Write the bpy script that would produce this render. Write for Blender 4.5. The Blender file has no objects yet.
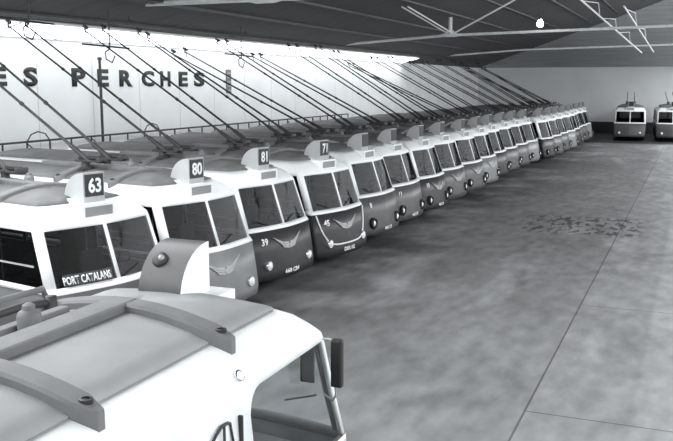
import bpy, bmesh, math, random
from mathutils import Vector, Matrix
C = bpy.context.scene
COL = C.collection
rnd = random.Random(7)
R = math.radians

# ------------------------------------------------------------------ materials
def grey(v):
    return (v * .975, v * 1.0, v * 1.012, 1)

def mat(name, v, rough=.6, metal=0., noise=0., nscale=3., spec=.5, bump=0., stretch=None):
    m = bpy.data.materials.new(name); m.use_nodes = True
    nt = m.node_tree; b = nt.nodes['Principled BSDF']
    b.inputs['Base Color'].default_value = grey(v)
    b.inputs['Roughness'].default_value = rough
    b.inputs['Metallic'].default_value = metal
    b.inputs['Specular IOR Level'].default_value = spec
    if noise or bump:
        tc = nt.nodes.new('ShaderNodeTexCoord'); mp = nt.nodes.new('ShaderNodeMapping')
        nt.links.new(tc.outputs['Object'], mp.inputs[0])
        if stretch: mp.inputs['Scale'].default_value = stretch
        nz = nt.nodes.new('ShaderNodeTexNoise'); nz.inputs['Scale'].default_value = nscale
        nz.inputs['Detail'].default_value = 6
        nt.links.new(mp.outputs[0], nz.inputs['Vector'])
        if noise:
            cr = nt.nodes.new('ShaderNodeValToRGB')
            cr.color_ramp.elements[0].position = .3; cr.color_ramp.elements[1].position = .7
            cr.color_ramp.elements[0].color = grey(max(0, v * (1 - noise)))
            cr.color_ramp.elements[1].color = grey(min(1, v * (1 + noise)))
            nt.links.new(nz.outputs['Fac'], cr.inputs[0]); nt.links.new(cr.outputs[0], b.inputs['Base Color'])
        if bump:
            bp = nt.nodes.new('ShaderNodeBump'); bp.inputs['Strength'].default_value = bump
            nt.links.new(nz.outputs['Fac'], bp.inputs['Height']); nt.links.new(bp.outputs[0], b.inputs['Normal'])
    return m

def emit(name, s, v=1.):
    m = bpy.data.materials.new(name); m.use_nodes = True
    nt = m.node_tree; nt.nodes.clear()
    e = nt.nodes.new('ShaderNodeEmission'); e.inputs[0].default_value = grey(v); e.inputs[1].default_value = s
    o = nt.nodes.new('ShaderNodeOutputMaterial'); nt.links.new(e.outputs[0], o.inputs[0])
    return m

def glass(name, tint, gl, rough=.05):
    m = bpy.data.materials.new(name); m.use_nodes = True
    nt = m.node_tree; nt.nodes.clear()
    t = nt.nodes.new('ShaderNodeBsdfTransparent'); t.inputs[0].default_value = grey(tint)
    g = nt.nodes.new('ShaderNodeBsdfGlossy'); g.inputs['Roughness'].default_value = rough
    g.inputs[0].default_value = grey(.9)
    lw = nt.nodes.new('ShaderNodeLayerWeight'); lw.inputs[0].default_value = .35
    mul = nt.nodes.new('ShaderNodeMath'); mul.operation = 'MULTIPLY'; mul.inputs[1].default_value = gl
    nt.links.new(lw.outputs['Facing'], mul.inputs[0])
    mx = nt.nodes.new('ShaderNodeMixShader'); o = nt.nodes.new('ShaderNodeOutputMaterial')
    nt.links.new(mul.outputs[0], mx.inputs[0]); nt.links.new(t.outputs[0], mx.inputs[1]); nt.links.new(g.outputs[0], mx.inputs[2])
    nt.links.new(mx.outputs[0], o.inputs[0])
    return m

M = dict(
    white=mat('white_enamel', .86, .38, noise=.05, nscale=1.5),
    white_b=mat('aged_white_enamel', .74, .5, noise=.10, nscale=2.5),
    roof=mat('grey_roof_paint', .12, .7, noise=.35, nscale=1.1),
    roof_l=mat('light_grey_roof_paint', .30, .6, noise=.12, nscale=1.6),
    roof_d=mat('sooty_roof_paint', .16, .7, noise=.35, nscale=1.4),
    low_dark=mat('dark_body_enamel', .035, .4, spec=.3, noise=.12, nscale=2),
    low_mid=mat('mid_body_enamel', .085, .4, spec=.35, noise=.15, nscale=2),
    low_soft=mat('faded_body_enamel', .20, .4, spec=.4, noise=.16, nscale=2),  # palest of the three lower body greys
    fin=mat('grey_hood_paint', .065, .4, noise=.1, nscale=6),
    fin_side=mat('pale_hood_paint', .40, .45, noise=.06, nscale=4),
    black=mat('black_paint', .02, .5),
    dark=mat('dark_iron', .045, .55, metal=.2, noise=.2, nscale=4),
    steel=mat('galvanised_steel', .42, .5, metal=.3, noise=.15, nscale=5),
    beam=mat('roof_beam_paint', .16, .6, noise=.14, nscale=4),
    chrome=mat('chrome_trim', .8, .18, metal=.85),
    badge=mat('dull_aluminium', .42, .55, metal=.0, spec=.4),
    letter=mat('white_lettering', .85, .5),
    panelgrey=mat('blind_cloth_grey', .26, .5, noise=.1),
    rubber=mat('tyre_rubber', .02, .8),
    inside=mat('interior_trim', .10, .7, noise=.2),
    lens=mat('headlamp_lens', .85, .15, spec=.8),
    pane=glass('window_glass_dark', .30, .05),
    clear=glass('window_glass_clear', .93, .16),
    truss=mat('white_truss_paint', .80, .6, noise=.1),
    bulb=emit('lamp_glow', 30.),
    sky=emit('daylit_glazing', 3.8),
    sky_big=emit('daylit_roof_glazing', 7.),  # this and the next three belong to added panels out of view
    sky_left=emit('daylit_left_glazing', 6.),
    sky_hip=emit('daylit_hip_glazing', 6.),
    sky_side=emit('daylit_side_glazing', 5.),
    sky_soft=emit('daylit_frosted_glazing', .8),
    wallpaint=mat('whitewashed_wall', .88, .8, noise=.05, nscale=.6),
    sign=mat('black_wall_lettering', .035, .8, noise=.25, nscale=6),
    board=mat('grey_board', .17, .8, noise=.35, nscale=9),
    rope=mat('rope_fibre', .06, .9),
)

# ------------------------------------------------------------------ mesh helpers
def link(name, bm_or_me, material=None, parent=None, smooth=False, label=None, solid=0., off=-1.):
    if isinstance(bm_or_me, bmesh.types.BMesh):
        me = bpy.data.meshes.new(name); bm_or_me.to_mesh(me); bm_or_me.free()
    else:
        me = bm_or_me
    if smooth:
        for p in me.polygons: p.use_smooth = True
    if material is not None:
        for m in (material if isinstance(material, (list, tuple)) else [material]): me.materials.append(m)
    o = bpy.data.objects.new(name, me); COL.objects.link(o)
    if parent: o.parent = parent
    if label: o['label'] = label
    if solid:
        md = o.modifiers.new('thickness', 'SOLIDIFY'); md.thickness = solid; md.offset = off
    return o

def thing(name, label, cat, group=None, loc=(0, 0, 0), rz=0.):
    o = bpy.data.objects.new(name, None); COL.objects.link(o)
    o.location = loc; o.rotation_euler = (0, 0, rz); o.empty_display_size = .2
    o['label'] = label; o['category'] = cat
    if group: o['group'] = group
    return o

def box(bm, x0, x1, y0, y1, z0, z1, bev=0., mi=0):
    vs = [bm.verts.new((x, y, z)) for z in (z0, z1) for y in (y0, y1) for x in (x0, x1)]
    fs = [(0, 2, 3, 1), (4, 5, 7, 6), (0, 1, 5, 4), (2, 6, 7, 3), (0, 4, 6, 2), (1, 3, 7, 5)]
    out = [bm.faces.new([vs[i] for i in f]) for f in fs]
    for f in out: f.material_index = mi
    if bev:
        es = list({e for f in out for e in f.edges})
        bmesh.ops.bevel(bm, geom=es, offset=bev, segments=2, affect='EDGES', profile=.5)
    return bm

def tube(bm, pts, r, n=8, cap=True):
    pts = [Vector(p) for p in pts]
    rs = r if isinstance(r, (list, tuple)) else [r] * len(pts)
    rings = []
    up0 = None
    for i, p in enumerate(pts):
        d = (pts[min(i + 1, len(pts) - 1)] - pts[max(i - 1, 0)]).normalized()
        if up0 is None:
            up0 = Vector((0, 0, 1)) if abs(d.z) < .9 else Vector((1, 0, 0))
        a = d.cross(up0).normalized(); b = a.cross(d).normalized()
        up0 = b
        rings.append([bm.verts.new(p + (a * math.cos(t) + b * math.sin(t)) * rs[i]) for t in [2 * math.pi * k / n for k in range(n)]])
    for i in range(len(rings) - 1):
        for k in range(n):
            bm.faces.new((rings[i][k], rings[i][(k + 1) % n], rings[i + 1][(k + 1) % n], rings[i + 1][k]))
    if cap:
        bm.faces.new(rings[0][::-1]); bm.faces.new(rings[-1])
    bmesh.ops.recalc_face_normals(bm, faces=bm.faces)
    return bm

def lathe(bm, prof, axis='z', n=16, c=(0, 0, 0)):
    """prof: list of (radius, height along axis)"""
    rings = []
    c = Vector(c)
    for r, h in prof:
        ring = []
        for k in range(n):
            t = 2 * math.pi * k / n
            u, v = r * math.cos(t), r * math.sin(t)
            p = {'z': (u, v, h), 'x': (h, u, v), 'y': (v, h, u)}[axis]
            ring.append(bm.verts.new(c + Vector(p)))
        rings.append(ring)
    for i in range(len(rings) - 1):
        for k in range(n):
            bm.faces.new((rings[i][k], rings[i][(k + 1) % n], rings[i + 1][(k + 1) % n], rings[i + 1][k]))
    bm.faces.new(rings[0][::-1]); bm.faces.new(rings[-1])
    bmesh.ops.recalc_face_normals(bm, faces=bm.faces)
    return bm

def prism(bm, poly, y0, y1, mi_side=0, mi_rim=0):
    """poly in x-z, extruded along y"""
    a = [bm.verts.new((x, y0, z)) for x, z in poly]; b = [bm.verts.new((x, y1, z)) for x, z in poly]
    f = bm.faces.new(a); f.material_index = mi_side
    f = bm.faces.new(b[::-1]); f.material_index = mi_side
    n = len(poly)
    for i in range(n):
        f = bm.faces.new((a[i], b[i], b[(i + 1) % n], a[(i + 1) % n])); f.material_index = mi_rim
    bmesh.ops.recalc_face_normals(bm, faces=bm.faces)
    return bm

_txt = {}
def text_mesh(body, size, bold=0., wide=1., space=1.):
    """flat mesh of lettering, centred on 0,0 in its own x-y plane"""
    key = (body, size, bold, wide, space)
    if key in _txt: return _txt[key].copy()
    cu = bpy.data.curves.new('lettering', 'FONT'); cu.body = body; cu.size = 1; cu.offset = bold; cu.resolution_u = 3
    cu.space_character = space
    o = bpy.data.objects.new('lettering', cu); COL.objects.link(o)
    dg = bpy.context.evaluated_depsgraph_get(); dg.update()
    me = bpy.data.meshes.new_from_object(o.evaluated_get(dg))
    bpy.data.objects.remove(o); bpy.data.curves.remove(cu)
    me.materials.clear()
    xs = [v.co.x for v in me.vertices]; ys = [v.co.y for v in me.vertices]
    cx, cy = (min(xs) + max(xs)) / 2, (min(ys) + max(ys)) / 2
    h = max(ys) - min(ys)
    s = size / h
    for v in me.vertices:
        v.co.x = (v.co.x - cx) * s * wide; v.co.y = (v.co.y - cy) * s; v.co.z = 0
    _txt[key] = me
    return me.copy()

# ------------------------------------------------------------------ the trolleybus
L = 9.7
def half_outline():
    P = []
    P.append((.17, 0., 'P')); P.append((.167, .04, 'W0'))
    for i in range(1, 6):
        y = .04 + (1.12 - .04) * i / 5; t = y / 1.15
        P.append((.17 * (1 - (.4 * t + .6 * t * t)), y, 'W0' if i < 5 else 'P'))
    for k in range(5):
        a = math.pi / 2 * k / 4
        P.append((-.11 + .10 * math.cos(a), 1.15 + .10 * math.sin(a), 'P'))
    P.append((-.13, 1.25, 'W1'))
    for x in (-.8, -1.48, -1.60, -1.68, -1.74, -1.78): P.append((x, 1.25, 'W1'))
    P.append((-1.80, 1.25, 'P'))
    P.append((-2.35, 1.25, 'P'))
    x = -2.90; k = 2
    P.append((x, 1.25, 'W%d' % k))
    while x - 1.2 > -9.1:
        x -= 1.1; P.append((x, 1.25, 'P')); x -= .09; k += 1; P.append((x, 1.25, 'W%d' % k))
    P.append((-9.1, 1.25, 'P'))
    for j in range(1, 5):
        a = math.pi / 2 * j / 4
        P.append((-9.4 - .3 * math.sin(a), .95 + .3 * math.cos(a), 'P'))
    P[-1] = (P[-1][0], P[-1][1], 'W%d' % (k + 1))
    P.append((-9.72, .5, 'W%d' % (k + 1))); P.append((-9.74, .05, 'P')); P.append((-9.74, 0, 'P'))
    return P, k + 1
HALF, NW = half_outline()
OUT = []
for i, (x, y, t) in enumerate(HALF[:-1]): OUT.append((x, y, 'L' + t))
for i in range(len(HALF) - 1, 0, -1):
    OUT.append((HALF[i][0], -HALF[i][1], 'R' + HALF[i - 1][2]))
NO = len(OUT)
ZB, ZT = 1.42, 2.38
LEV = [(.34, .05), (.52, .012), (.95, .0), (1.44, .0), (1.53, .0), (1.95, .02), (2.40, .045), (2.47, .06),
       (2.57, .12), (2.66, .22), (2.74, .37), (2.805, .55), (2.855, .78), (2.89, 1.02), (2.905, 1.249)]
def wfront(x): return max(0., min(1., (x + 2.0) / 1.75))
def foff(z):
    if z < 1.44: return .05 + .16 * min(1, (1.44 - z) / .9)
    sz = min(z, 2.48)
    return .05 * max(0, 1 - (sz - 1.44) / .09) - .36 * (sz - 1.44) / 1.04
def shape(x, y, z, ins):
    f = 1 - ins / 1.25
    xx = -4.85 + (x + 4.85) * (1 - ins / 4.85) if ins > .09 else x
    w = wfront(x)
    return Vector((xx + foff(z) * w, y * f, z))
def fx(y, z):
    t = abs(y) / 1.15
    return .17 * (1 - (.4 * t + .6 * t * t)) + foff(z)
def lev_z(l, i):
    z = LEV[l][0]
    if l == 6:
        x, y, t = OUT[i]
        if abs(y) == 1.25 and -1.81 < x < -1.58:
            r = .2; d = max(0, x + 1.80)
            z -= r - math.sqrt(max(0, r * r - (r - d) ** 2)) if d < r else 0
    return z
def P3(i, l, push=0.):
    x, y, t = OUT[i % NO]
    return shape(x, y, lev_z(l, i % NO), LEV[l][1] - push)

def body_bm(test, push=0.):
    bm = bmesh.new(); vs = {}
    def v(i, l):
        k = (i % NO, l)
        if k not in vs: vs[k] = bm.verts.new(P3(i, l, push))
        return vs[k]
    for i in range(NO):
        for l in range(len(LEV) - 1):
            if test(i, l):
                try: bm.faces.new((v(i, l), v(i + 1, l), v(i + 1, l + 1), v(i, l + 1)))
                except ValueError: pass
    bmesh.ops.remove_doubles(bm, verts=bm.verts, dist=.0008)
    return bm
def is_panel(i, l):
    if l < 10: return False
    c = (P3(i, l) + P3(i + 1, l) + P3(i, l + 1) + P3(i + 1, l + 1)) / 4
    return -9.0 < c.x < -.70 and l >= 10
def on_front(me, y0, z0, lift=.012, mirror=False):
    for vv in me.vertices:
        u, w = vv.co.x, vv.co.y
        y, z = y0 + u, z0 + w
        vv.co = (fx(y, z) + lift, y, z)
    return me

CACHE = {}
KEYP = ''
def part(key, name, maker, material, parent, smooth=False, solid=0., off=-1., loc=None, label=None, inner=False):
    """a part; the mesh is made once per key and shared by the other buses"""
    ck = (KEYP + key, tuple(m.name for m in (material if isinstance(material, (list, tuple)) else [material])))
    if ck not in CACHE:
        r = maker()
        if isinstance(r, bmesh.types.BMesh):
            me = bpy.data.meshes.new(name); r.to_mesh(me); r.free()
        else: me = r
        me.name = name
        if smooth:
            for p in me.polygons: p.use_smooth = True
        for m in (material if isinstance(material, (list, tuple)) else [material]): me.materials.append(m)
        if smooth == 'auto':
            me.set_sharp_from_angle(angle=R(35))
        CACHE[ck] = me
    o = bpy.data.objects.new(name, CACHE[ck]); COL.objects.link(o); o.parent = parent
    if loc: o.location = loc
    if solid:
        md = o.modifiers.new('thickness', 'SOLIDIFY'); md.thickness = solid; md.offset = off
        if inner: md.material_offset = 1
    if label: o['label'] = label
    return o

FZ = 2.82    # foot of the number hood
def fin_bm():
    bm = bmesh.new()
    poly = [(-.62, FZ - .06), (-.62, FZ + .45), (-.635, FZ + .45)]
    for k in range(0, 9):
        a = math.pi / 2 * (1 - k / 8)
        poly.append((-.65 - .47 * math.cos(a), FZ - .02 + .47 * math.sin(a)))
    poly.append((-1.12, FZ - .06))
    prism(bm, poly, -.17, .27, 1, 0)
    return bm
def fin_face_bm():
    bm = bmesh.new(); box(bm, -.625, -.605, -.14, .24, FZ + .05, FZ + .42); return bm
def dest_bm():
    bm = bmesh.new()
    y0, y1, z0, z1 = -.36, .32, 2.54, 2.79
    box(bm, -.72, -.35, y0, y1, z0, z1, .012)
    for a in ((y0, y1, z0, z0 + .045), (y0, y1, z1 - .045, z1), (y0, y0 + .05, z0 + .045, z1 - .045), (y1 - .05, y1, z0 + .045, z1 - .045)):
        box(bm, -.35, -.325, *a)
    return bm
def dest_glass_bm():
    bm = bmesh.new(); box(bm, -.349, -.336, -.31, .27, 2.585, 2.745); return bm
def dome(r, d):
    bm = bmesh.new()
    lathe(bm, [(r, -.03), (r, 0)] + [(r * math.cos(a), d * math.sin(a)) for a in [R(15 * k) for k in range(1, 6)]] + [(.002, d)], 'x', 14)
    return bm
def ring_x(r0, r1, d):
    bm = bmesh.new()
    lathe(bm, [(r1, -.05), (r1, d * .6), ((r0 + r1) / 2, d), (r0, d * .5), (r0, -.05)], 'x', 16)
    return bm
def wing_bm():
    bm = bmesh.new()
    for s in (1, -1):
        for j in range(3):
            top = [(0.03, .05 - .05 * j), (.22, .065 - .045 * j), (.42 - .09 * j, .15 - .075 * j), (.55 - .12 * j, .21 - .085 * j)]
            th = [.045, .036, .026, .006]
            pu, pl = [], []
            for (u, w), h in zip(top, th):
                y = s * u; z = 1.07 + w
                pu.append((y, z)); pl.append((y, z - h))
            for k in range(3):
                q = [pu[k], pu[k + 1], pl[k + 1], pl[k]]
                a = [bm.verts.new((fx(y, z) + .006, y, z)) for y, z in q]
                b = [bm.verts.new((fx(y, z) + .026, y, z)) for y, z in q]
                bm.faces.new(b)
                for e in range(4): bm.faces.new((a[e], a[(e + 1) % 4], b[(e + 1) % 4], b[e]))
    z = 1.03
    lathe(bm, [(.055, 0), (.055, .03), (.03, .04)], 'x', 12, (fx(0, z), 0, z))
    bmesh.ops.recalc_face_normals(bm, faces=bm.faces)
    return bm
def camber(y): return 2.955 - .20 * (y / 1.05) ** 2
def beam_bm():
    bm = bmesh.new(); n = 14; hw = .10; rows = []
    for k in range(n + 1):
        y = -1.04 + 2.08 * k / n
        e = max(0, abs(y) - .94)
        w = hw * math.sqrt(max(.06, 1 - (e / .105) ** 2))
        z = camber(y) + .005
        h = .12
        rows.append([bm.verts.new(p) for p in ((-w, y, z - h), (w, y, z - h), (w, y, z), (w * .8, y, z + .02), (-w * .8, y, z + .02), (-w, y, z))])
    for k in range(n):
        for j in range(6):
            bm.faces.new((rows[k][j], rows[k][(j + 1) % 6], rows[k + 1][(j + 1) % 6], rows[k + 1][j]))
    bm.faces.new(rows[0][::-1]); bm.faces.new(rows[-1])
    bmesh.ops.recalc_face_normals(bm, faces=bm.faces)
    return bm
def spine_bm():
    bm = bmesh.new()
    box(bm, -4.9, -1.70, -.12, .12, 2.86, 2.985, .015)
    box(bm, -2.9, -1.95, .36, .46, 2.83, 2.93, .012)
    return bm
def bolt_bm():
    bm = bmesh.new(); lathe(bm, [(.045, -.02), (.045, .012), (.028, .016), (.028, -.005)], 'z', 12); return bm
def insul_bm():
    bm = bmesh.new()
    lathe(bm, [(.075, 0), (.09, .02), (.09, .12), (.075, .15), (.05, .165), (.045, .2), (.02, .215)], 'z', 14); return bm
PIV = Vector((-3.25, 0, 3.02))
def turret_bm():
    bm = bmesh.new()
    for s in (1, -1):
        y = .30 * s
        lathe(bm, [(.16, 2.84), (.16, 2.89), (.09, 2.91), (.08, 3.0), (.11, 3.01), (.11, 3.05), (.03, 3.07)], 'z', 12, (PIV.x, y, 0))
        box(bm, PIV.x - .28, PIV.x + .55, y - .07, y + .07, 3.0, 3.05, .01)
        box(bm, PIV.x + .45, PIV.x + .55, y - .12, y + .12, 3.0, 3.12, .01)
    box(bm, PIV.x - .12, PIV.x + .12, -.5, .5, 2.83, 2.87)
    return bm
def spring_bm():
    bm = bmesh.new()
    pts = []
    for k in range(0, 97):
        a = 2 * math.pi * k / 6
        pts.append((PIV.x + .52 - .72 * k / 96, .04 * math.cos(a), 3.09 + .04 * math.sin(a)))
    tube(bm, pts, .012, 5)
    return bm
PL = 6.35
def pole_bm():
    bm = bmesh.new()
    tube(bm, [(.15, 0, 0), (-.5, 0, 0), (-.52, 0, 0), (-3.0, 0, 0), (-PL, 0, 0)], [.055, .052, .034, .030, .021], 8)
    lathe(bm, [(.045, -2.32), (.045, -2.24)], 'x', 8); lathe(bm, [(.04, -4.02), (.04, -3.95)], 'x', 8)
    return bm
def head_bm():
    bm = bmesh.new()
    tube(bm, [(0, 0, 0), (-.09, 0, -.02), (-.14, 0, .06)], [.03, .03, .024], 7)
    box(bm, -.24, -.03, -.022, .022, .06, .10, .008)
    box(bm, -.24, -.03, -.03, -.018, .10, .145); box(bm, -.24, -.03, .018, .03, .10, .145)
    tube(bm, [(-.02, 0, 0), (.03, 0, -.13), (.08, 0, -.16)], .012, 5)
    return bm
def wheel_bm():
    bm = bmesh.new()
    lathe(bm, [(.24, -.13), (.44, -.13), (.48, -.09), (.48, .09), (.44, .13), (.24, .13)], 'y', 22)
    return bm
def hub_bm():
    bm = bmesh.new(); lathe(bm, [(.25, -.11), (.25, .09), (.16, .13), (.08, .19), (.02, .20)], 'y', 16); return bm
def mirror_bm():
    bm = bmesh.new(); box(bm, -.035, .035, -.055, .055, -.22, .22, .02); return bm
def mirror_arm_bm(k):
    bm = bmesh.new()
    if k: tube(bm, [(-.02, 0, -.19), (-.01, .01, -.3), (.02, .05, -.36), (.08, .16, -.34)], .011, 6)
    else: tube(bm, [(.0, .0, .18), (.04, .09, .2), (.08, .17, .18)], .011, 6)
    return bm
def seat_bm():
    bm = bmesh.new()
    box(bm, -.25, .22, -.24, .24, 1.20, 1.30, .03); box(bm, -.32, -.22, -.24, .24, 1.28, 1.78, .03)
    box(bm, -.06, .04, -.05, .05, .62, 1.2)
    return bm
def bench_bm():
    bm = bmesh.new()
    box(bm, -.22, .2, -.43, .43, 1.02, 1.1, .02); box(bm, -.28, -.2, -.43, .43, 1.08, 1.58, .02)
    box(bm, -.18, .12, -.3, -.24, .64, 1.03); box(bm, -.18, .12, .24, .3, .64, 1.03); return bm
def wheel_steer_bm():
    bm = bmesh.new()
    r = .24; pts = [(r * math.cos(a) * .55, r * math.sin(a), r * math.cos(a) * .83) for a in [2 * math.pi * k / 20 for k in range(21)]]
    tube(bm, pts, .014, 6, cap=False)
    tube(bm, [(0, -r, 0), (0, r, 0)], .011, 5)
    tube(bm, [(0, 0, 0), (.28, 0, -.32)], .025, 6)
    return bm
def dash_bm():
    bm = bmesh.new()
    # follows the curved nose just inside it
    n = 10; rows = []
    for k in range(n + 1):
        y = -1.0 + 2.0 * k / n; x = fx(y, 1.40) - .10
        rows.append([bm.verts.new(p) for p in ((x, y, 1.3), (x, y, 1.39), (x - .3, y, 1.41), (x - .34, y, 1.25), (x - .2, y, .9), (x, y, .9))])
    for k in range(n):
        for j in range(6): bm.faces.new((rows[k][j], rows[k][(j + 1) % 6], rows[k + 1][(j + 1) % 6], rows[k + 1][j]))
    bm.faces.new(rows[0][::-1]); bm.faces.new(rows[-1]); bmesh.ops.recalc_face_normals(bm, faces=bm.faces)
    return bm
def rails_bm():
    bm = bmesh.new(); tube(bm, [(0, 0, .63), (0, 0, 2.80)], .017, 6); return bm
def floor_bm():
    bm = bmesh.new(); box(bm, -9.55, -.05, -1.12, 1.12, .58, .64); return bm
def wiper_bm(y0, y1):
    bm = bmesh.new()
    tube(bm, [(fx(y0, 1.56) + .03, y0, 1.55), (fx(y1, 1.72) + .03, y1, 1.70)], .010, 5)
    return bm
def apron_bm():
    bm = bmesh.new(); q = []
    for k in range(0, 25):
        t = -1 + 2 * k / 24
        y = 1.13 * t
        z = .62 + .80 * abs(t) ** 6
        q.append((fx(y, z) + .012, y, z))
    tube(bm, q, .022, 6)
    return bm
def sill_bm():
    bm = bmesh.new()
    box(bm, -1.76, -.42, -.01, .01, 1.84, 1.87)
    return bm

FRONT_TXT = {}
def make_bus(label, number, fleet, plate, low, head_style=0, whitem='white', roofm='roof', pane='pane', board=None,
             pole_el=(30, 30), pole_yaw=(0, 0), apron=False, near=True, first=False):
    t = thing('trolleybus', label, 'trolleybus', None if first else 'trolleybuses parked side by side in the shed')
    W_ = M[whitem]; LO = M[low]
    part('lower', 'lower_body', lambda: body_bm(lambda i, l: l < 3), [LO, M['inside']], t, 'auto', .04, inner=True)
    part('waist', 'waist_band', lambda: body_bm(lambda i, l: l == 3, .012), [W_, M['inside']], t, True, .05, inner=True)
    if first: COL.objects[-1].modifiers[0].material_offset_rim = 1
    part('upper', 'upper_body', lambda: body_bm(lambda i, l: (l in (4, 5) and 'P' in OUT[i][2]) or l in (6, 7, 8, 9) or (l >= 10 and not is_panel(i, l))), [W_, M['inside']], t, 'auto', .045, inner=True)
    part('roofp', 'roof_panel', lambda: body_bm(is_panel), [M[roofm], M['inside']], t, True, .03, inner=True, loc=(0, 0, .014))
    for side in 'LR':
        part('wind' + side, 'windscreen_pane', lambda: body_bm(lambda i, l: l in (4, 5) and OUT[i][2] == side + 'W0', -.012), M[pane], t, True)
        for k in range(1, NW):
            part('win%s%d' % (side, k), 'side_window', lambda: body_bm(lambda i, l: l in (4, 5) and OUT[i][2] == '%sW%d' % (side, k), -.012), M[pane], t)
        part('rearw' + side, 'rear_window', lambda: body_bm(lambda i, l: l in (4, 5) and OUT[i][2] == '%sW%d' % (side, NW), -.012), M[pane], t)
    part('floor', 'interior_floor', floor_bm, M['inside'], t)
    hood = part('hood', 'number_hood', fin_bm, [M['fin'] if first else M['fin_side'], W_ if first else M['fin_side']], t, 'auto', loc=(0, .03, 0) if first else (.17, 0, -.03))
    part('hoodface', 'number_panel', fin_face_bm, M['black'], hood)
    if number:
        def nm():
            me = text_mesh(number, .25, .03, .88)
            for v in me.vertices: v.co = (-.598, v.co.x + .05, FZ + .235 + v.co.y)
            return me
        part('num' + number, 'route_number', nm, M['letter'], hood, solid=.006, off=1)
    if first:
        o = part('hoodlamp', 'hood_lamp', lambda: dome(.075, .03), M['dark'], hood, True)
        o.rotation_euler = (0, R(180 + 42), 0); o.location = (-.985, .12, FZ + .33)
        o = part('hoodlens', 'lamp_lens', lambda: dome(.03, .03), M['steel'], hood, True)
        o.rotation_euler = (0, R(180 + 42), 0); o.location = (-1.0, .09, FZ + .345)
    d = part('dest', 'destination_box', dest_bm, W_, t, loc=(-.16, .03, .02) if first else (.07, 0, -.05))
    part('destg', 'destination_glass', dest_glass_bm, M['panelgrey'], d)
    hx = .74
    for s in (-1, 1):
        y = .80 * s
        x = fx(y, .7)
        if head_style == 0:
            h = part('hlamp', 'headlight', lambda: ring_x(.085, .115, .05), M['chrome'], t, 'auto', loc=(x + .02, y, .68))
        else:
            h = part('hlampd', 'headlight', lambda: ring_x(.10, .17, .09), M['black'], t, 'auto', loc=(x + .0, y, .68))
        part('hlens', 'lens', lambda: dome(.095, .06), M['lens'], h, True, loc=(.02, 0, 0))
    part('dash', 'dashboard', dash_bm, M['inside'], t, loc=(-.04, 0, -.22) if first else None)
    if near:
        if fleet in ('', '39', '45') or fleet == '10': part('wing', 'wing_badge', wing_bm, M['badge'], t)
        part('wiperl', 'wiper', lambda: wiper_bm(.12, .55), M['black'], t)
        part('wiperr', 'wiper', lambda: wiper_bm(-.55, -.95), M['black'], t)
        part('seat', 'driver_seat', seat_bm, M['inside'], t, loc=(-.95, .55, 0))
        part('steer', 'steering_wheel', wheel_steer_bm, M['black'], t, 'auto', loc=(-.50, .55, 1.62))
        for x in (-1.2, -2.4, -4.0):
            for y in (-.45, .45): part('rails', 'grab_rail', rails_bm, M['steel'], t, loc=(x, y, 0))
        for sd in ((1,) if first else (-1, 1)): part('wbar', 'window_rail', sill_bm, M['steel'], t, loc=(0, 1.22 * sd, 0))
        for q in range(4):
            for sd in (-1, 1): part('bench', 'passenger_seat', bench_bm, M['inside'], t, loc=(-2.6 - q, .72 * sd, 0))
    if fleet:
        part('fl' + fleet, 'fleet_number', lambda: on_front(text_mesh(fleet, .16, .035), -.80, 1.20), M['letter'], t, solid=.005, off=1)
    if plate:
        part('pl' + plate, 'licence_plate', lambda: on_front(text_mesh(plate, .105, .03, 1.15), .0, .47), M['letter'], t, solid=.005, off=1)
    if board:
        def bd():
            me = text_mesh(board, .125, .022, .62, 1.05)
            for v in me.vertices:
                y, z = -.60 + v.co.x, 1.635 + v.co.y
                v.co = (fx(y, z) + .056, y, z)
            return me
        def bdp():
            b_ = bmesh.new(); n = 8
            rows = []
            for k in range(n + 1):
                y = -.99 + .86 * k / n; rows.append([b_.verts.new((fx(y, z) + .032, y, z)) for z in (1.55, 1.72)])
            for k in range(n): b_.faces.new((rows[k][0], rows[k + 1][0], rows[k + 1][1], rows[k][1]))
            return b_
        bb = part('boardp', 'destination_board', bdp, M['dark'], t, solid=.012)
        part('board' + board, 'board_lettering', bd, M['letter'], bb, solid=.004, off=1)
    if apron: part('apron', 'apron_trim', apron_bm, M['letter'], t, True)
    # roof gear
    bs = part('spine', 'trolley_base', spine_bm, M['beam'], t)
    for x in (-1.78, -3.38):
        b = part('beam', 'cross_beam', beam_bm, M['beam'], t, 'auto', loc=(x, 0, 0))
        for y in (-.93, .93):
            part('bolt', 'bolt', bolt_bm, M['black'], b, loc=(0, y, camber(y) + .027))
    part('insul', 'insulator', insul_bm, M['beam'], t, 'auto', loc=(-2.5, .28, 2.88))
    tdx = -1.5 if first else 0
    tr = part('turret', 'pole_turret', turret_bm, M['dark'], t, 'auto', loc=(tdx, 0, .05))
    if near:
        for sd in (-1, 1): part('spring', 'spring', spring_bm, M['dark'], tr, loc=(0, .30 * sd, 0))
    for n, s in enumerate((-1, 1)):
        p = part('pole', 'trolley_pole', pole_bm, M['dark'], t, 'auto', loc=(PIV.x + tdx, .30 * s, 3.14))
        p.rotation_euler = (0, R(pole_el[n]), R(pole_yaw[n]))
        part('phead', 'collector_head', head_bm, M['black'], p, loc=(-PL, 0, 0))
    for x in (-2.35, -7.3):
        for s in (-1, 1):
            w = part('wheel', 'wheel', wheel_bm, M['rubber'], t, 'auto', loc=(x, 1.06 * s, .48))
            part('hub', 'hub', hub_bm, M['steel'], w, 'auto')
    return t
def place(o, x, y, heading):
    """x,y: where the middle of the front stands; heading in degrees from +X"""
    o.location = (x, y, 0); o.rotation_euler = (0, 0, R(heading))

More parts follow.
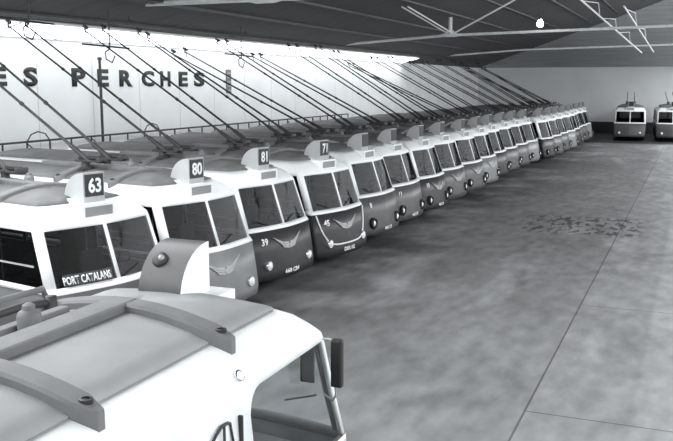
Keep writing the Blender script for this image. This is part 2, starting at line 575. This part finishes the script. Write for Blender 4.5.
# ---- the bus in the foreground, pointing down the aisle; its waist sits lower than on the others
KEYP = 'f_'; LEV_ROW = list(LEV)
for q, dz in ((3, -.17), (4, -.17), (5, -.08)): LEV[q] = (LEV[q][0] + dz, LEV[q][1])
b0 = make_bus('white trolleybus nearest the camera, seen from above, facing down the aisle', '80', '', '', 'low_mid', roofm='roof_l', pane='clear',
              pole_el=(22, 22), first=True)
place(b0, -4.2, 7.35, 90)
KEYP = ''; LEV[:] = LEV_ROW
def rot_fix(o): return o
m_ = part('mir', 'rear_view_mirror', mirror_bm, M['black'], b0, loc=(-.60, -1.41, 2.26))
for k in (0, 1): part('mirarm%d' % k, 'mirror_arm', lambda: mirror_arm_bm(k), M['steel'], m_)
vz = bmesh.new(); box(vz, -.50, -.47, -1.14, -1.0, 2.0, 2.36, .012); link('sun_visor', vz, M['black'], b0)  # dark slab standing in for the mirror's reflection in the glass
def rdome(r, d):
    bm = dome(r, d); bmesh.ops.rotate(bm, verts=bm.verts, cent=(0, 0, 0), matrix=Matrix.Rotation(R(-90), 3, 'Z')); return bm
ml = link('marker_lamp', rdome(.028, .03), M['dark'], b0, True); ml.location = (-1.93, -1.15, 2.53); ml.rotation_euler = (R(-35), 0, 0)
mr = bmesh.new(); lathe(mr, [(.028, -.03), (.045, -.03), (.045, .015), (.028, .012)], 'y', 14)
mk = link('lamp_rim', mr, M['chrome'], ml, True); mk.location = (0, -.004, 0)
cd = bmesh.new(); tube(cd, [(-1.62, .62, 2.9), (-1.66, .64, 3.02), (-2.0, .62, 3.06), (-3.0, .66, 3.04), (-3.6, .55, 3.02)], .035, 8); co_ = link('cable_conduit', cd, M['dark'], b0, True); co_.location = (-.25, 0, -.10)
cd = bmesh.new(); tube(cd, [(-1.70, .80, 2.86), (-1.74, .82, 2.98), (-2.3, .80, 3.0), (-3.4, .84, 2.98)], .028, 8); link('cable_conduit', cd, M['beam'], b0, True)
cd = bmesh.new(); lathe(cd, [(.07, 2.84), (.09, 2.87), (.09, 2.96), (.05, 3.0), (.045, 3.05)], 'z', 12, (-1.62, .62, 0)); jb = link('junction_box', cd, M['dark'], b0, True); jb.location = (-.25, 0, -.08)
sl = bmesh.new(); box(sl, -2.03, -2.0, -1.238, -1.2, 1.9, 2.27, .006); link('vent_slot', sl, M['black'], b0)
hb = bmesh.new()
tube(hb, [(-2.0, -1.21, 2.36), (-2.08, -1.235, 2.40), (-2.16, -1.235, 2.405), (-2.24, -1.235, 2.37), (-2.32, -1.225, 2.30)], .012, 6)
tube(hb, [(-2.13, -1.235, 2.405), (-2.13, -1.235, 2.1)], .012, 6)
tube(hb, [(-2.0, -1.21, 2.36), (-1.98, -1.225, 2.2)], .010, 6)
db = link('door_bracket', hb, M['dark'], b0, True); db.location = (-.16, -.005, -.10)
cp = bmesh.new(); lathe(cp, [(.002, -.05), (.06, -.045), (.075, -.01), (.075, .02)], 'y', 16)
k_ = link('round_cap', cp, M['dark'], b0, True); k_.location = (-2.52, -1.205, 2.08)

# ---- the long row
ORD = ['first', 'second', 'third', 'fourth', 'fifth', 'sixth', 'seventh', 'eighth', 'ninth', 'tenth', 'eleventh', 'twelfth',
       'thirteenth', 'fourteenth', 'fifteenth', 'sixteenth', 'seventeenth', 'eighteenth', 'nineteenth', 'twentieth', 'twenty-first', 'twenty-second']
ROW = [  # x, y, heading, number, fleet, plate, lower colour, headlight style
    (-8.78, 11.50, -12, '63', '', '', 'low_mid', 0),
    (-8.68, 14.58, -10, '80', '', '', 'low_soft', 0),
    (-8.74, 17.62, -9, '81', '39', '668 CB4', 'low_dark', 0),
    (-8.50, 20.60, -10, '71', '45', 'DEU 02', 'low_dark', 0),
    (-8.64, 24.05, -6, '', '8', '460 CB', 'low_mid', 1),
    (-8.68, 26.85, -5, '', '11', '463 CB', 'low_mid', 1),
    (-8.54, 29.50, -5, '', '10', '465 CB', 'low_dark', 1),
]
y = 29.5
for k in range(7, 22):
    y += 2.93
    x = -8.55 + (.5 if k >= 14 else 0) + rnd.uniform(-.12, .12)
    ROW.append((x, y, -6 + rnd.uniform(-1.5, 1.5), '', '', '', ['low_mid', 'low_soft', 'low_dark', 'low_mid'][k % 4], 1))
LAB = [
    'trolleybus showing route 63, its destination board in the windscreen, just behind the foreground bus',
    'trolleybus showing route 80, pale lower front, right behind the foreground number hood',
    'dark trolleybus showing route 81, fleet number 39 and a winged badge on its front',
    'dark trolleybus with fleet number 45 and a pale curved trim line on its front',
    'grey trolleybus with fleet number 8, standing beside the one with the curved trim',
    'grey trolleybus with fleet number 11, sixth in the long row',
    'dark trolleybus with fleet number 10, seventh in the long row',
]
POLE = [(31, 32), (29.3, 29.6), (29, 29.5), (29.2, 29.8), (30, 29), (24, 25), (29, 29)]
for k, (x, y, hd, num, fl, pl, low, hs) in enumerate(ROW):
    lab = LAB[k] if k < len(LAB) else '%s trolleybus with white window band, %s in the long parked row from the camera' % (
        {'low_dark': 'dark', 'low_mid': 'grey', 'low_soft': 'pale grey'}[low], ORD[k])
    if k == len(ROW) - 1: lab = 'sooty trolleybus at the far end of the long parked row'
    el = POLE[k] if k < len(POLE) else (rnd.uniform(23, 30.5),) * 2
    b = make_bus(lab, num, fl, pl, low, hs, 'white' if k < 20 else 'white_b', 'roof', 'pane', 'PORT CATALANS' if k == 0 else None,  # last two wear a slightly darker white
                 el, (rnd.uniform(-1.5, 1.5), rnd.uniform(-1.5, 1.5)), apron=(k == 3), near=k < 10)
    place(b, x, y, hd)
# ---- two against the end wall
for x, lab in ((-4.95, 'left of the two trolleybuses against the far end wall, facing the camera'),
               (-1.65, 'right of the two trolleybuses against the far end wall, cut by the photo edge')):
    b = make_bus(lab, '', '', '', 'low_mid', 0, 'white', 'roof', 'pane', None, (6, 6), near=False)
    b['group'] = 'trolleybuses against the end wall'
    place(b, x, 75.3, -86)

# ------------------------------------------------------------------ the shed
XL, XR, Y0, Y1 = -20.5, 30.0, -16.0, 87.0
EAVE = 6.37; SL = .25; XRIDGE = 5.0
def roofz(x): return EAVE + SL * ((x - XL) if x <= XRIDGE else (XRIDGE - XL) * (XR - x) / (XR - XRIDGE))
ZR = roofz(XRIDGE)
def struct(name, bm, m, **kw):
    o = link(name, bm, m, **kw); o['kind'] = 'structure'; return o

# floor: concrete with joints, tyre scuffs and painted-in light and shade
def floor_material():
    m = bpy.data.materials.new('stained_concrete'); m.use_nodes = True
    nt = m.node_tree; N = nt.nodes; K = nt.links; b = N['Principled BSDF']
    tc = N.new('ShaderNodeTexCoord'); sep = N.new('ShaderNodeSeparateXYZ'); K.new(tc.outputs['Object'], sep.inputs[0])
    def math_(op, a, bb=None, clamp=False):
        n = N.new('ShaderNodeMath'); n.operation = op; n.use_clamp = clamp
        for i, v in enumerate((a, bb)):
            if v is None: continue
            if isinstance(v, (int, float)): n.inputs[i].default_value = v
            else: K.new(v, n.inputs[i])
        return n.outputs[0]
    def ramp(v, a, c):
        n = N.new('ShaderNodeMapRange'); n.inputs[1].default_value = a; n.inputs[2].default_value = c
        n.interpolation_type = 'SMOOTHSTEP'; K.new(v, n.inputs[0]); return n.outputs[0]
    def noise(scale, stretch=(1, 1, 1), det=6, rot=0, seed=0):
        mp = N.new('ShaderNodeMapping'); mp.inputs['Scale'].default_value = stretch; mp.inputs['Rotation'].default_value = (0, 0, rot)
        mp.inputs['Location'].default_value = (seed, seed * .7, 0)
        K.new(tc.outputs['Object'], mp.inputs[0])
        n = N.new('ShaderNodeTexNoise'); n.inputs['Scale'].default_value = scale; n.inputs['Detail'].default_value = det
        K.new(mp.outputs[0], n.inputs['Vector']); return n.outputs['Fac']
    X, Y = sep.outputs[0], sep.outputs[1]
    v = math_('MULTIPLY_ADD', noise(.35), .16); v.node.inputs[2].default_value = .15
    # scuffs across the aisle where buses swing out
    sc = noise(.55, (1, .25, 1), 8, R(35), 4)
    v = math_('ADD', v, math_('MULTIPLY', ramp(sc, .54, .68), .13))
    fine = noise(3.0, (1, .45, 1), 9, R(24), 9)
    v = math_('ADD', v, math_('MULTIPLY', math_('SUBTRACT', fine, .5), .27))
    # shade in front of the parked buses, painted blotchy into the colour
    oil = math_('MULTIPLY', math_('SUBTRACT', 1., ramp(X, -8.0, -4.8)), ramp(noise(.45, (1, 1, 1), 5, 0, 2), .30, .62))
    v = math_('MULTIPLY', v, math_('SUBTRACT', 1., math_('MULTIPLY', oil, .62)))
    # wide worn traffic band, darker than the paler strip on the right
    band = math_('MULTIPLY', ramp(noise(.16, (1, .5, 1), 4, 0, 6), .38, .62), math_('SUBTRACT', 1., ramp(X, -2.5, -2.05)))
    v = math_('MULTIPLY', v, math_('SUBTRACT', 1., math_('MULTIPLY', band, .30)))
    v = math_('MULTIPLY', v, math_('ADD', 1., math_('MULTIPLY', ramp(X, -2.05, -2.01), .10)))
    v = math_('MULTIPLY', v, math_('ADD', 1., math_('MULTIPLY', ramp(X, -.62, -.5), .20)))  # band of light from the right-hand openings, put into the colour
    # tyre print marks
    tm = math_('MULTIPLY', math_('MULTIPLY', ramp(Y, 27.2, 28.0), math_('SUBTRACT', 1., ramp(Y, 31.0, 31.8))),
               math_('MULTIPLY', ramp(X, -5.6, -4.6), math_('SUBTRACT', 1., ramp(X, -1.6, -1.1))))
    br = ramp(noise(3.0, (1.5, .5, 1), 3, R(-25), 12), .48, .58)
    v = math_('MULTIPLY', v, math_('SUBTRACT', 1., math_('MULTIPLY', math_('MULTIPLY', tm, br), .68)))
    # shade on the floor before the end wall, painted into the colour
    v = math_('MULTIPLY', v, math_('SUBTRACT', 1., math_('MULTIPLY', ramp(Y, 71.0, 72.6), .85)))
    # joints
    def joint(coord, pos, w):
        return math_('LESS_THAN', math_('ABSOLUTE', math_('SUBTRACT', coord, pos)), w)
    right = math_('GREATER_THAN', X, -2.03)
    j = joint(X, -2.03, .016)
    for yy in (12.05, 18.6, 25.1, 31.6, 38.1): j = math_('MAXIMUM', j, math_('MULTIPLY', right, joint(Y, yy, .016)))
    v = math_('MULTIPLY', v, math_('SUBTRACT', 1., math_('MULTIPLY', j, .55)))
    cc = N.new('ShaderNodeCombineColor')
    K.new(math_('MULTIPLY', v, .98), cc.inputs[0]); K.new(v, cc.inputs[1]); K.new(math_('MULTIPLY', v, 1.01), cc.inputs[2])
    K.new(cc.outputs[0], b.inputs['Base Color'])
    b.inputs['Roughness'].default_value = .55; b.inputs['Specular IOR Level'].default_value = .35
    bp = N.new('ShaderNodeBump'); bp.inputs['Strength'].default_value = .15; K.new(fine, bp.inputs['Height']); K.new(bp.outputs[0], b.inputs['Normal'])
    return m
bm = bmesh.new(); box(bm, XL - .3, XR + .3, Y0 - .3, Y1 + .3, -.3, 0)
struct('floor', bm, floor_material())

def wall_material(name, v, dado=None, dv=.05, seam=0, axis=0):
    m = mat(name, v, .85, noise=.05, nscale=.5)
    nt = m.node_tree; N = nt.nodes; K = nt.links; b = N['Principled BSDF']
    src = b.inputs['Base Color'].links[0].from_socket
    tc = N.new('ShaderNodeTexCoord'); sep = N.new('ShaderNodeSeparateXYZ'); K.new(tc.outputs['Object'], sep.inputs[0])
    def mixin(src, fac, col):
        mx = N.new('ShaderNodeMix'); mx.data_type = 'RGBA'
        K.new(fac, mx.inputs['Factor']); K.new(src, mx.inputs[6]); mx.inputs[7].default_value = grey(col); return mx.outputs[2]
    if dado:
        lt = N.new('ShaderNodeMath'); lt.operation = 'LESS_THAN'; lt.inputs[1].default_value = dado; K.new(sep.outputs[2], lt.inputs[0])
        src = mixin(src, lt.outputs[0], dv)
    if seam:
        md = N.new('ShaderNodeMath'); md.operation = 'PINGPONG'; md.inputs[1].default_value = seam / 2; K.new(sep.outputs[axis], md.inputs[0])
        lt = N.new('ShaderNodeMath'); lt.operation = 'LESS_THAN'; lt.inputs[1].default_value = .022; K.new(md.outputs[0], lt.inputs[0])
        src = mixin(src, lt.outputs[0], v * .72)
    K.new(src, b.inputs['Base Color'])
    return m
bm = bmesh.new(); box(bm, XL - .3, XL, Y0, Y1, 0, EAVE)
wl = struct('wall_left', bm, wall_material('whitewashed_wall_left', .88, 1.6, .3, 2.9, 1))
def gable(yc, y1, name, m):
    bm = bmesh.new()
    xs = [XL - .3, XL - .3, XRIDGE, XR + .3, XR + .3]; zs = [0, EAVE, ZR, EAVE, 0]
    a = [bm.verts.new((x, yc, z)) for x, z in zip(xs, zs)]; b = [bm.verts.new((x, y1, z)) for x, z in zip(xs, zs)]
    bm.faces.new(a); bm.faces.new(b[::-1])
    for i in range(5): bm.faces.new((a[i], b[i], b[(i + 1) % 5], a[(i + 1) % 5]))
    bmesh.ops.recalc_face_normals(bm, faces=bm.faces)
    return struct(name, bm, m)
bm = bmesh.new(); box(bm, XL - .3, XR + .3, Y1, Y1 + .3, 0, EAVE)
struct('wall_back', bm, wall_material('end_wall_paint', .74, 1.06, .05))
gable(Y0 - .3, Y0, 'wall_front', M['wallpaint'])
bm = bmesh.new(); box(bm, XR, XR + .3, Y0, Y1, 0, EAVE)
struct('wall_right', bm, M['wallpaint'])

# roof: two slopes and a hipped far end, plank lined
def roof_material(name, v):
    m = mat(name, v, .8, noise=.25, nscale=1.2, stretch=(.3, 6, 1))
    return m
HIP = (ZR - EAVE) / SL
bm = bmesh.new()
V = [bm.verts.new(p) for p in ((XL - .3, Y0 - .3, EAVE - .075), (XRIDGE, Y0 - .3, ZR), (XR + .3, Y0 - .3, EAVE - .075),
                               (XL - .3, Y1 + .3, EAVE - .075), (XRIDGE, Y1 - HIP, ZR), (XR + .3, Y1 + .3, EAVE - .075))]
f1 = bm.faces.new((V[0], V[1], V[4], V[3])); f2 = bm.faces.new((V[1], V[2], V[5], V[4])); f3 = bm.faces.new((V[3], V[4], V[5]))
f2.material_index = 1; f3.material_index = 1  # right slope and hip paler: skylight brightness put into the lining colour
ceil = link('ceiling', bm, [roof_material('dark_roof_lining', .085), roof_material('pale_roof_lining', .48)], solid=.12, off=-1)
ceil['kind'] = 'structure'
# boards' battens under the left slope
purl = bmesh.new()
for k in range(1, 12):
    x = XL + k * 2.1
    box(purl, x - .05, x + .05, Y0, Y1 - 4.0 - max(0, (x - XL)) , roofz(x) - .2, roofz(x) - .06)
pu = link('purlins', purl, M['dark'], ceil); pu['kind'] = 'structure'

# glowing panes in the roof: the eaves glazing and two added fill panels
def slope_pane(x0, x1, y0, y1, drop):
    bm = bmesh.new()
    q = [(x0, y0, roofz(x0) - drop), (x1, y0, roofz(x1) - drop), (x1, y1, roofz(x1) - drop), (x0, y1, roofz(x0) - drop)]
    bm.faces.new([bm.verts.new(p) for p in q][::-1]); return bm
def glazing(n, x0, x1, y0, y1, m, bars=3.0):  # also builds the added fill panels 2 and 3
    o = struct('window_%d' % n, slope_pane(x0, x1, y0, y1, .20), m)
    fr = bmesh.new(); yy = y0
    while yy <= y1 + .01:
        a, b = roofz(x0) - .23, roofz(x1) - .23
        vs = [fr.verts.new(p) for p in ((x0, yy - .04, a), (x1, yy - .04, b), (x1, yy + .04, b), (x0, yy + .04, a),
                                        (x0, yy - .04, a + .03), (x1, yy - .04, b + .03), (x1, yy + .04, b + .03), (x0, yy + .04, a + .03))]
        for f in ((0, 1, 2, 3), (7, 6, 5, 4), (0, 4, 5, 1), (1, 5, 6, 2), (2, 6, 7, 3), (3, 7, 4, 0)): fr.faces.new([vs[i] for i in f])
        yy += bars
    bmesh.ops.recalc_face_normals(fr, faces=fr.faces)
    link('glazing_bars', fr, M['steel'], o)
    return o
glazing(1, XL + .1, XL + 1.45, Y0 + 1, 62, M['sky'], 3.0)
glazing(2, 9.0, 17.0, Y0 + 2, Y1 - 15, M['sky_big'], 4.0)  # added main light on the unseen right slope
glazing(3, -16.5, -7.5, Y0 + 2, 13.5, M['sky_left'], 4.0)  # added overhead, out of view, to light the near wall and roofs
# panes in the hipped end, on the right: added fill panel, then glazing
def hip_pane(x0, x1, y0, y1):
    bm = bmesh.new(); z = lambda yy: EAVE + SL * (Y1 - yy) - .2
    bm.faces.new([bm.verts.new(p) for p in ((x0, y0, z(y0)), (x0, y1, z(y1)), (x1, y1, z(y1)), (x1, y0, z(y0)))])
    bmesh.ops.recalc_face_normals(bm, faces=bm.faces)
    return bm
struct('window_4', hip_pane(1.5, 14.0, 66.5, 84.5), M['sky_hip'])  # added out of view to brighten the end wall
struct('window_5', hip_pane(-1.75, 1.2, 63.0, 85.0), M['sky_soft'])
bm = bmesh.new(); box(bm, XR - .03, XR - .005, 34, 82, 1.6, 5.6); struct('window_6', bm, M['sky_side'])  # added glowing panel, unseen, lighting the far ceiling and end wall

# trusses
def bar(bm, a, b, w=.06):
    tube(bm, [a, b], w, 6)
    return bm
TR = [24.0, 45.5, 67.0]
for n, ty in enumerate(TR):
    root = bpy.data.objects.new('trim_%d' % (n + 1), None); COL.objects.link(root); root.location = (0, 0, 0); root['kind'] = 'structure'
    XN = -12.3
    if n == 0: ch = lambda x: 7.2
    else: ch = lambda x: EAVE + .35 + .063 * (min(x, XN) - XL) + .02 * max(0, min(x, XRIDGE) - XN) - (.05 * (x - XRIDGE) if x > XRIDGE else 0)
    top = lambda x: min(roofz(x), EAVE + SL * (Y1 - ty)) - .25
    xs = [-16.6 if n == 0 else XL, XN, XRIDGE, 26 if n == 0 else XR]
    bm = bmesh.new(); tube(bm, [(x, ty, ch(x)) for x in xs], .045 if n == 0 else .075, 6)
    o = link('bottom_chord', bm, M['truss'], root); o['kind'] = 'structure'
    for x in ((XN, -4.1, 4.1, 14) if n < 1 else (XN, 4.1, 14) if n == 1 else (4.1, 14)):
        g = bmesh.new()
        gx = [(-.75, .0), (-.3, .10), (-.16, .26), (.16, .26), (.3, .10), (.75, .0), (.3, -.09), (-.3, -.09)]
        prism(g, [(x + a, ch(x) + b) for a, b in gx], ty - .05, ty + .05)
        o = link('gusset', g, M['truss'], root); o['kind'] = 'structure'
        g = bmesh.new(); bar(g, (x, ty, ch(x)), (x, ty, top(x)), .10)
        o = link('king_post', g, M['truss'], root); o['kind'] = 'structure'
        g = bmesh.new(); bar(g, (x + .2, ty, ch(x) + .1), (x + 3.6, ty, top(x + 3.6)), .05)
        o = link('strut', g, M['truss'], root); o['kind'] = 'structure'
        if n == 1 and x == XN:
            for q in (-.14, .14):
                g = bmesh.new(); bar(g, (x + q, ty - .1, ch(x) + .1), (x + q - .1, 38.0, roofz(x) - .3), .035)
                o = link('knee_brace', g, M['truss'], root); o['kind'] = 'structure'
        else:
            g = bmesh.new(); bar(g, (x - .2, ty, ch(x) + .1), (x - 3.6, ty, top(x - 3.6)), .05)
            o = link('strut', g, M['truss'], root); o['kind'] = 'structure'
# lattice braces running back under the hipped end
root = bpy.data.objects.new('trim_4', None); COL.objects.link(root); root['kind'] = 'structure'
def brace(a, b, n, h=.7):
    a, b = Vector(a), Vector(b)
    bm = bmesh.new(); bar(bm, a, b, .05)
    o = link('brace', bm, M['truss'], root); o['kind'] = 'structure'
    for k in range(1, n):
        p = a.lerp(b, k / n)
        bm = bmesh.new(); bar(bm, p, p + Vector((-.1, 0, h)), .03); bar(bm, p + Vector((-.1, 0, h)), a.lerp(b, (k - .8) / n) + Vector((0, 0, .05)), .022)
        o = link('lacing', bm, M['truss'], root); o['kind'] = 'structure'
brace((-5.5, 43.6, 8.75), (-3.85, 67.0, 6.9), 4)
brace((-3.55, 45.5, 8.45), (-3.05, 67.0, 6.95), 3)

# ------------------------------------------------------------------ on the left wall
def ray_px(px, py):
    """direction of a photo pixel in hall axes, and helper to hit the plane x = c"""
    u, v = (px - 336.5) / 860., (83.5 - py) / 860.
    s, c = math.sin(R(22.5)), math.cos(R(22.5))
    return Vector((u * c - s, u * s + c, v))
def on_x(px, py, xp):
    d = ray_px(px, py); t = xp / d.x
    return Vector((xp, d.y * t, 4.7 + d.z * t))
lets = [('D', -38, -20, 66, 86), ('E', -7, 11, 67, 86), ('S', 27.5, 41.5, 67.5, 86.5), ('P', 75, 89, 68.5, 86.5), ('E', 100.5, 111.5, 69.5, 86.5), ('R', 122, 135, 70.5, 86.5),
        ('C', 144, 156.5, 71, 86.5), ('H', 162.5, 172.5, 71.5, 86.5), ('E', 180.5, 189.5, 72, 86.5), ('S', 195.5, 206, 72.3, 86.5)]
bm = bmesh.new()
for chx, xa, xb, ya, yb in lets:
    a = on_x(xa, ya, XL); b = on_x(xb, ya, XL); zt = (on_x((xa + xb) / 2, ya, XL)).z; zb = on_x((xa + xb) / 2, yb, XL).z
    me = text_mesh(chx, 1., .045)
    w = max(v.co.x for v in me.vertices) * 2
    n0 = len(bm.verts)
    bm.from_mesh(me); bm.verts.ensure_lookup_table()
    for v in bm.verts[n0:]:
        v.co = (XL + .012, (a.y + b.y) / 2 + v.co.x / w * (b.y - a.y), (zt + zb) / 2 + v.co.y * (zt - zb))
o = link('lettering', bm, M['sign'], wl, label='black painted capitals'); o['kind'] = 'structure'
md = o.modifiers.new('thickness', 'SOLIDIFY'); md.thickness = .01; md.offset = 0

p1 = on_x(229.5, 70, XL); p2 = on_x(229.5, 93, XL)
t = thing('notice_board', 'narrow dark notice board on the white wall after the painted words', 'board', None, (XL, p1.y, p2.z))
bm = bmesh.new(); box(bm, .0, .05, -.22, .22, 0, p1.z - p2.z, .01); link('panel', bm, M['board'], t)
bm = bmesh.new(); h = p1.z - p2.z
for k in range(5): box(bm, .05, .06, -.15, .15, .1 + k * (h - .1) / 5, .1 + k * (h - .1) / 5 + .06)
link('notice_lines', bm, M['steel'], t)

a = on_x(103, 60, -19.6)
def pole_thing(px, py, name, label, cat, r, m):
    p = on_x(px, py, XL + .3)
    t = thing(name, label, cat, None, (p.x, p.y, 0))
    bm = bmesh.new(); tube(bm, [(0, 0, 0), (0, 0, p.z)], r, 8); link('shaft', bm, m, t)
    bm = bmesh.new(); lathe(bm, [(r * 1.2, p.z - .02), (r * 1.8, p.z), (r * 1.6, p.z + .06), (.01, p.z + .09)], 'z', 10); link('cap', bm, m, t)
    bm = bmesh.new(); lathe(bm, [(r * 3, 0), (r * 3, .03), (r * 1.2, .06)], 'z', 10); link('foot', bm, m, t)
    return t
pole_thing(103.5, 60, 'pole', 'slim dark pole standing against the white wall by the painted letter E', 'pole', .05, M['dark'])

# pipe railing of the walkway along the wall
XRAIL = -19.4
rt = thing('railing', 'dark pipe railing running along the white wall above the parked roofs', 'railing', None, (XRAIL, 14, 0))
ys = [14 + 1.05 * k for k in range(0, 34)]
zr = 2.88
bm = bmesh.new(); tube(bm, [(0, ys[0] - 16, zr), (0, ys[-1] - 14, zr)], .035, 7); link('top_rail', bm, M['dark'], rt)
bm = bmesh.new(); tube(bm, [(0, ys[0] - 16, zr - .42), (0, ys[-1] - 14, zr - .42)], .03, 7); link('lower_rail', bm, M['dark'], rt)
for k, yy in enumerate(ys):
    y = yy - 14
    bm = bmesh.new(); tube(bm, [(0, y, 0), (0, y, zr)], .03, 6)
    if k in (7, 13): tube(bm, [(0, y, zr), (0, y + .2, zr + .22), (0, y + .52, zr + .3), (0, y + .85, zr + .22), (0, y + 1.05, zr)], .022, 6)
    if k % 3 == 1: tube(bm, [(0, y, zr - .05), (0, y + .5, zr - .4)], .02, 5)
    link('post', bm, M['dark'], rt)
# overhead contact wires
for k, (x, z, lab) in enumerate(((-17.3, 6.68, 'overhead contact wire farther from the white wall, stretched above the pole tips'),
                                 (-17.9, 6.56, 'overhead contact wire nearer the white wall, stretched above the pole tips'))):
    t = thing('contact_wire', lab, 'wire', None, (x, 0, z))
    bm = bmesh.new(); tube(bm, [(0, Y0 + .0, 0)] + [(0, yy, -.05 * (j % 2)) for j, yy in enumerate(range(-8, 84, 8))] + [(0, Y1, 0)], .014, 5)
    link('wire', bm, M['dark'], t)
    for yy in range(-8, 84, 8):
        bm = bmesh.new(); tube(bm, [(0, yy, 0), (0, yy, roofz(x) - z - .3)], .012, 5); tube(bm, [(-.0, yy - .25, .02), (0, yy, .09), (0, yy + .25, .02)], .014, 5)
        link('hanger', bm, M['dark'], t)
# short dark brackets with a hook under the eaves glazing
for k, (px, py) in enumerate(((36, 26), (114, 50), (243, 58))):
    p = on_x(px, py, -17.0)
    t = thing('wire_bracket', ['dark hooked wire bracket under the roof above the painted letter S', 'dark hooked wire bracket above the slim pole by the wall',
                               'dark hooked wire bracket above and right of the notice board'][k], 'bracket', None, tuple(p))
    bm = bmesh.new(); tube(bm, [(0, 0, 0), (.0, 0, roofz(p.x) - p.z - .3)], .022, 6); link('stem', bm, M['dark'], t)
    bm = bmesh.new(); tube(bm, [(0, -1.3, .1), (0, 1.0, .05)], .03, 6); link('arm', bm, M['dark'], t)
    bm = bmesh.new(); tube(bm, [(0, 0, 0), (0, -.22, -.1), (0, -.2, -.32), (0, .1, -.42), (0, .25, -.2)], .022, 6); link('hook', bm, M['dark'], t)

# hanging lamp
d = ray_px(535.5, 25); tt = 44.0 / d.y; p = d * tt + Vector((0, 0, 4.7))
t = thing('pendant_lamp', 'lit pendant lamp hanging from the roof beyond the truss', 'lamp', None, tuple(p))
bm = bmesh.new(); tube(bm, [(0, 0, .3), (0, 0, roofz(p.x) - p.z - .3)], .012, 5); link('cord', bm, M['dark'], t)
bm = bmesh.new(); lathe(bm, [(.05, .34), (.06, .2), (.07, .16)], 'z', 12); link('socket', bm, M['dark'], t)
bm = bmesh.new(); lathe(bm, [(.06, .17), (.1, .1), (.16, .0), (.17, -.06), (.13, -.15), (.06, -.2), (.005, -.215)], 'z', 16); link('bulb', bm, M['bulb'], t, True)

# ------------------------------------------------------------------ world, camera
w = bpy.data.worlds.new('world'); C.world = w; w.use_nodes = True
w.node_tree.nodes['Background'].inputs[0].default_value = (.75, .8, .85, 1); w.node_tree.nodes['Background'].inputs[1].default_value = .6
cam = bpy.data.cameras.new('camera'); co = bpy.data.objects.new('camera', cam); COL.objects.link(co)
co.location = (0, 0, 4.7); co.rotation_euler = (R(90) - math.atan(137 / 860), 0, R(22.5))
cam.sensor_width = 36; cam.lens = 860 / 673 * 36; cam.clip_start = .05; cam.clip_end = 400
C.camera = co
C.view_settings.view_transform = 'Standard'; C.view_settings.look = 'None'; C.view_settings.gamma = 1
C.view_settings.use_curve_mapping = False
C.view_settings.exposure = 0.1
try:
    C.cycles.use_denoising = True; C.cycles.max_bounces = 8; C.cycles.transparent_max_bounces = 24
except Exception: pass
